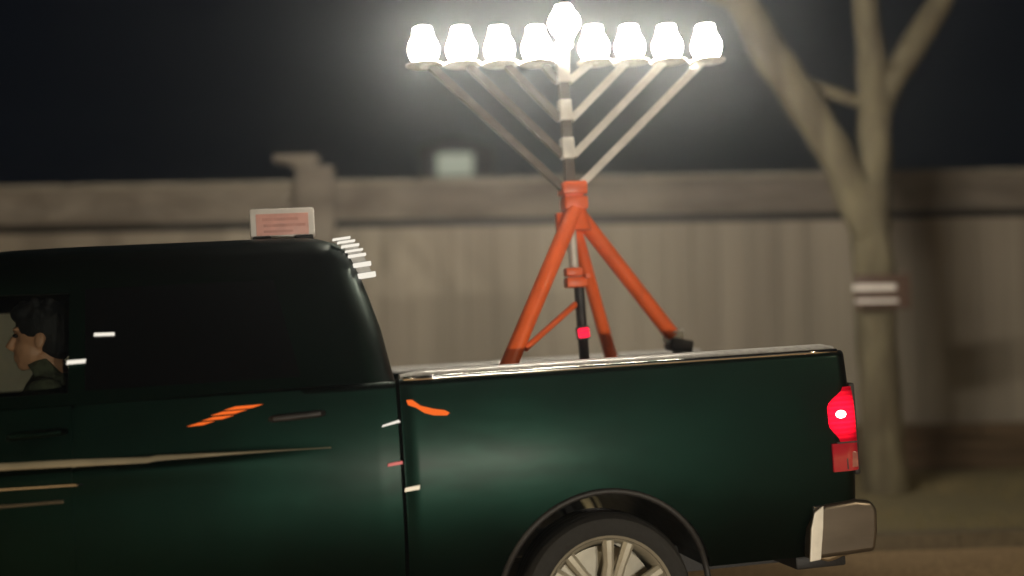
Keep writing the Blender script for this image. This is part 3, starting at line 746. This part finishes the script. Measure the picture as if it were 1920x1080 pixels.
# ------------------------------------------------------------------ sign on the cab roof
rs = thing('roof_sign', 'small white framed sign with pink lettering bars standing on the cab roof', 'sign', TM @ Matrix.Translation((-.44, -.2, 2.083)))
q = MB(); q.box((0, 0, .085), (.31, .03, .15), bev=.012); q.build('sign_frame', M['signwhite'], rs)
q = MB(); q.box((0, -.018, .08), (.25, .006, .105), bev=.002); pp = q.build('sign_face', M['signpink'], rs)
q = MB(); q.box((-.01, -.0225, .105), (.17, .003, .014)).box((.01, -.0225, .075), (.20, .003, .014)).box((-.02, -.0225, .046), (.14, .003, .012)); q.build('lettering', mat('faded_red', (.66, .33, .28), .6), pp)
for u_ in (.10, -.10):
    q = MB(); q.box((u_, 0, .005), (.09, .10, .035), bev=.008); q.build('magnet_foot', M['black'], rs)

# ------------------------------------------------------------------ tripod stand
MU, MV = 1.07, 0.05
ts = thing('tripod_stand', 'bright orange tripod stand holding up the menorah in the truck bed', 'stand', TM_UP @ Matrix.Translation((MU, MV, .84)))
def T(u, v, z): return Vector((u - MU, v - MV, z - .84))
q = MB(); q.box(T(1.075, .05, 2.275), (.135, .13, .07), bev=.012).box(T(1.078, .05, 2.195), (.13, .12, .07), bev=.012).box(T(1.07, .05, 2.236), (.10, .09, .02)).tube([T(1.078, .05, 2.17), T(1.078, .05, 2.05)], [.06, .085], 14); q.build('collar', M['orange'], ts)
q = MB(); q.tube([T(1.072, .02, 2.16), T(.575, -.22, 1.28), T(.43, -.31, .93)], .044, 20); q.build('leg', M['orange'], ts)
q = MB(); q.tube([T(1.085, .06, 2.16), T(1.655, .30, 1.47)], .043, 20); q.build('leg', M['orange'], ts)
q = MB(); q.tube([T(1.08, .10, 2.10), T(1.33, .42, 1.36), T(1.47, .60, .93)], .036, 18); o = q.build('leg', M['orange'], ts)
q = MB(); q.box(T(1.00, .06, 2.10), (.05, .05, .10), bev=.008); q.build('lug', M['orange'], ts)
q = MB(); q.tube([T(1.055, .05, 2.15), T(1.055, .05, 1.84)], .024, 14); q.build('inner_tube', M['steel'], ts)
q = MB(); q.box(T(1.045, .04, 1.83), (.09, .08, .045), bev=.01).box(T(1.055, .04, 1.775), (.11, .09, .055), bev=.01).tube([T(1.10, .0, 1.80), T(1.10, -.06, 1.80)], .012, 10); q.build('clamp', M['orange'], ts)
q = MB(); q.tube([T(1.075, .05, 1.75), T(1.085, .05, .90)], .027, 16); q.lathe([(.10, 0), (.10, .012), (.03, .03)], T(1.085, .05, .842), 24); q.build('lower_post', M['darksteel'], ts)
q = MB(); q.tube([T(.72, -.16, 1.44), T(1.05, .05, 1.66)], .016, 12); q.build('brace', M['orange'], ts)
q = MB(); q.box(T(1.072, -.002, 1.505), (.060, .03, .052), Matrix.Rotation(R(-5), 3, 'Y'), bev=.009); q.build('red_lamp', M['redlamp'], ts)
for dz in (-.009, .009):
    q = MB(); q.box(T(1.072, -.0185, 1.505 + dz), (.056, .004, .0035)); q.build('lamp_rib', M['black'], ts)
q = MB(); q.box(T(1.072, .016, 1.505), (.074, .022, .068), Matrix.Rotation(R(-5), 3, 'Y'), bev=.008); q.build('lamp_bezel', M['black'], ts)
q = MB(); q.box(T(1.665, .31, 1.452), (.11, .05, .045), Matrix.Rotation(R(-12), 3, 'Y'), bev=.006).tube([T(1.64, .26, 1.478), T(1.71, .26, 1.488)], .008, 8); q.build('foot_bracket', M['steel'], ts)
q = MB(); q.box(T(1.70, .32, 1.405), (.13, .14, .07), Matrix.Rotation(R(12), 3, 'Y'), bev=.012).tube([T(1.69, .32, 1.40), T(1.69, .32, .90)], .03, 12).lathe([(.09, 0), (.09, .015), (.04, .03)], T(1.69, .32, .842), 20); q.build('foot_clamp', M['darksteel'], ts)
for (u, v) in ((.43, -.31), (1.47, .60)):
    q = MB(); q.box(T(u, v, .875), (.14, .14, .07), bev=.01); q.build('foot', M['darksteel'], ts)

# ------------------------------------------------------------------ menorah
mn = thing('menorah', 'large white metal menorah with nine glowing glass lamps on straight slanted arms', 'menorah', TM_UP @ Matrix.Translation((MU, MV, 2.30)))
def N_(u, v, z): return Vector((u - MU, v - MV, z - 2.30))
q = MB(); q.tube([N_(1.062, .05, 2.30), N_(1.062, .05, 3.03)], .026, 4, square=True); q.build('stem', M['dimsteel'], mn)
for (za, zb) in ((3.02, 2.845), (2.752, 2.642), (2.548, 2.435)):
    q = MB(); q.box(N_(1.058, .045, (za + zb) / 2), (.066, .075, za - zb), bev=.005); q.build('sleeve', M['steel'], mn)
LU = [(.32, 0), (.521, 0), (.725, 0), (.928, 0), (1.245, 0), (1.446, 0), (1.659, 0), (1.883, 0)]
JZ = [2.27, 2.455, 2.65, 2.855]
for i, (u, _) in enumerate(LU):
    k = i if i < 4 else 7 - i
    side = -1 if i < 4 else 1
    zt = 2.95
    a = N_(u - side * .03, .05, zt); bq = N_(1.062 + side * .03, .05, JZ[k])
    q = MB(); q.tube([a, bq], .020, 4, square=True); q.build('arm', M['steel'] if i > 3 else M['dimsteel'], mn)
    q = MB(); q.lathe([(.02, -.02), (.03, -.008), (.098, -.003), (.100, .004), (.03, .006)], N_(u, .05, 2.953), 32); q.build('drip_plate', M['steel'], mn)
gl = [(.038, 0), (.052, .006), (.068, .028), (.079, .058), (.080, .085), (.073, .112), (.061, .134), (.052, .150), (.050, .182), (.046, .190), (.02, .192)]
for i, (u, _) in enumerate(LU):
    q = MB(); q.lathe(gl, N_(u, .05, 2.960), 32); q.build('lamp_globe', M['lamp'], mn, True)
q = MB(); q.lathe([(.030, -.01), (.034, .02), (.052, .05), (.076, .085), (.084, .115), (.080, .14), (.062, .168), (.050, .172), (.048, .196), (.043, .204), (.02, .206)], N_(1.088, .05, 3.058), 32)
for v in q.v[-len(gl) * 32:]: pass
q.build('lamp_globe', M['lamp'], mn, True)
q = MB(); q.lathe([(.02, -.03), (.05, -.01), (.055, .004), (.03, .006)], N_(1.072, .05, 3.05), 28); q.build('drip_plate', M['steel'], mn)

# ------------------------------------------------------------------ street lamps on the camera's side of the street
def street_lamp(x, y, hgt, m, es_col, watts, label, aim=(0, 0, 0)):
    t = thing('street_lamp', label, 'street lamp', Matrix.Translation((x, y, 0)))
    q = MB(); q.tube([(0, 0, -.1), (0, 0, .3), (0, 0, hgt)], [.11, .09, .055], 16); q.build('pole', M['darksteel'], t)
    q = MB(); q.tube([(0, 0, hgt - .05), (0, .5, hgt + .15), (0, 1.2, hgt + .2)], .035, 10); q.build('bracket', M['darksteel'], t)
    q = MB(); q.box((0, 1.35, hgt + .21), (.30, .62, .12), bev=.04); h_ = q.build('lamp_head', M['darksteel'], t)
    q = MB(); q.box((0, 1.38, hgt + .135), (.22, .44, .03), bev=.01); q.build('lamp_lens', m, h_)
    ld = bpy.data.lights.new('lamp_light', 'SPOT'); ld.energy = watts; ld.color = es_col; ld.shadow_soft_size = .15; ld.spot_size = R(150); ld.spot_blend = .6
    lo = bpy.data.objects.new('lamp_light', ld); COL.objects.link(lo); lo.parent = t; lo.location = (0, 1.38, hgt + .10)
    return t
street_lamp(-8.5, -3.4, 5.6, M['whitelamp'], (1.0, .80, .52), 8000, 'tall street lamp behind the viewer on the side the truck is heading')
street_lamp(9.5, -3.4, 6.4, M['whitelamp'], (1.0, .80, .52), 6000, 'tall street lamp added behind the viewer on the side of the bare tree')  # second lamp, added to brighten the orange legs and right-hand ground

FILL_W = 1150
# ------------------------------------------------------------------ car added behind the camera; its headlights brighten the truck and stand
CARM = Matrix.Translation((4.5, -8.3, 0)) @ Matrix.Rotation(R(20 + 90), 4, 'Z')
pcx = thing('added_car', 'grey car added behind the viewer, its headlights brightening the truck', 'car', CARM)
M['addedcarpaint'] = mat('added_car_paint', (.10, .10, .11), .35, .5, 1.0, 3, .1)
def car_sec(u):      # +u is the nose
    zt = .92 - .22 * sstep(.9, 2.1, u) - .05 * sstep(-1.6, -2.1, u); hv = .86 - .10 * sstep(1.7, 2.15, abs(u))
    return [(-hv * .9, .28), (-hv, .40), (-hv * 1.01, .62), (-hv * .98, zt - .10), (-hv * .88, zt), (0, zt + .03), (hv * .88, zt), (hv * .98, zt - .10), (hv * 1.01, .62), (hv, .40), (hv * .9, .28)]
cb = loft('body', [-2.15, -2.1, -1.9] + [-1.7 + .2 * i for i in range(18)] + [1.9, 2.05, 2.12, 2.16], car_sec, M['addedcarpaint'], pcx)
for wu in (1.35, -1.3): cut(cb, *cylinder_cut(wu, .33, .36, -1.0, 1.0, 32))
def top_sec(u):
    k = sstep(-1.95, -1.1, u) * (1 - sstep(.0, 1.0, u)); z = .88 + .50 * k; h0 = .80; h1 = .80 - .20 * k
    return [(-h0, .85), (-h1, z - .03), (-h1 * .8, z), (h1 * .8, z), (h1, z - .03), (h0, .85)]
loft('added_car_glass', [-1.9 + .1 * i for i in range(29)], top_sec, M['tint'], pcx)
q = MB(); q.box((-.45, 0, 1.385), (1.2, 1.0, .03), bev=.012); q.build('roof', M['addedcarpaint'], pcx)
for wu in (1.35, -1.3):
    for s_ in (-1, 1):
        q = MB(); q.lathe([(.2, -.1), (.30, -.1), (.325, -.07), (.325, .07), (.30, .1), (.2, .1)], (0, 0, 0), 32, 'Y'); o = q.build('wheel', M['tyre'], pcx); o.location = (wu, s_ * .76, .33)
        q = MB(); q.lathe([(.21, -.09), (.20, -.07), (.03, -.08)], (0, 0, 0), 24, 'Y').lathe([(.21, .09), (.20, .07), (.03, .08)], (0, 0, 0), 24, 'Y'); q.build('rim', M['alloy'], o)
for s_ in (-1, 1):
    q = MB(); q.box((2.13, s_ * .60, .66), (.07, .34, .15), bev=.02); o = q.build('headlight', M['chrome'], pcx)  # headlight of the added car, carries the fill beam
    q = MB(); q.ell((2.165, s_ * .62, .66), (.02, .075, .055)); q.build('fill_lens', M['whitelamp'], o)
    ld = bpy.data.lights.new('fill_beam', 'SPOT'); ld.energy = FILL_W; ld.color = (1, .90, .74); ld.shadow_soft_size = .06; ld.spot_size = R(32); ld.spot_blend = 1.0  # beam added for the sheen on the truck side and the orange legs
    lo = bpy.data.objects.new('fill_beam', ld); COL.objects.link(lo); lo.parent = o; lo.location = (2.22, s_ * .62, .66)
    dv = CARM.inverted() @ Vector((-.05, 5.0, 1.05)) - lo.location; lo.rotation_euler = dv.to_track_quat('-Z', 'Y').to_euler()
q = MB(); q.box((2.15, 0, .50), (.04, .9, .16), bev=.01); q.build('grille', M['black'], pcx)

# ------------------------------------------------------------------ night haze round the place
hz = MB(); hz.box((0, 0, 8.0), (170, 170, 18.4))
hm = bpy.data.materials.new('haze'); hm.use_nodes = True; t = hm.node_tree; t.nodes.clear()
oo = t.nodes.new('ShaderNodeOutputMaterial'); pv = t.nodes.new('ShaderNodeVolumePrincipled')
pv.inputs['Color'].default_value = (.82, .91, 1, 1); pv.inputs['Density'].default_value = .0031; pv.inputs['Anisotropy'].default_value = .91
t.links.new(pv.outputs[0], oo.inputs['Volume'])
hm.cycles.homogeneous_volume = True if hasattr(hm.cycles, 'homogeneous_volume') else None
try: hm.cycles.volume_sampling = 'MULTIPLE_IMPORTANCE'
except Exception: pass
h_ = hz.build('haze', hm); h_['kind'] = 'stuff'
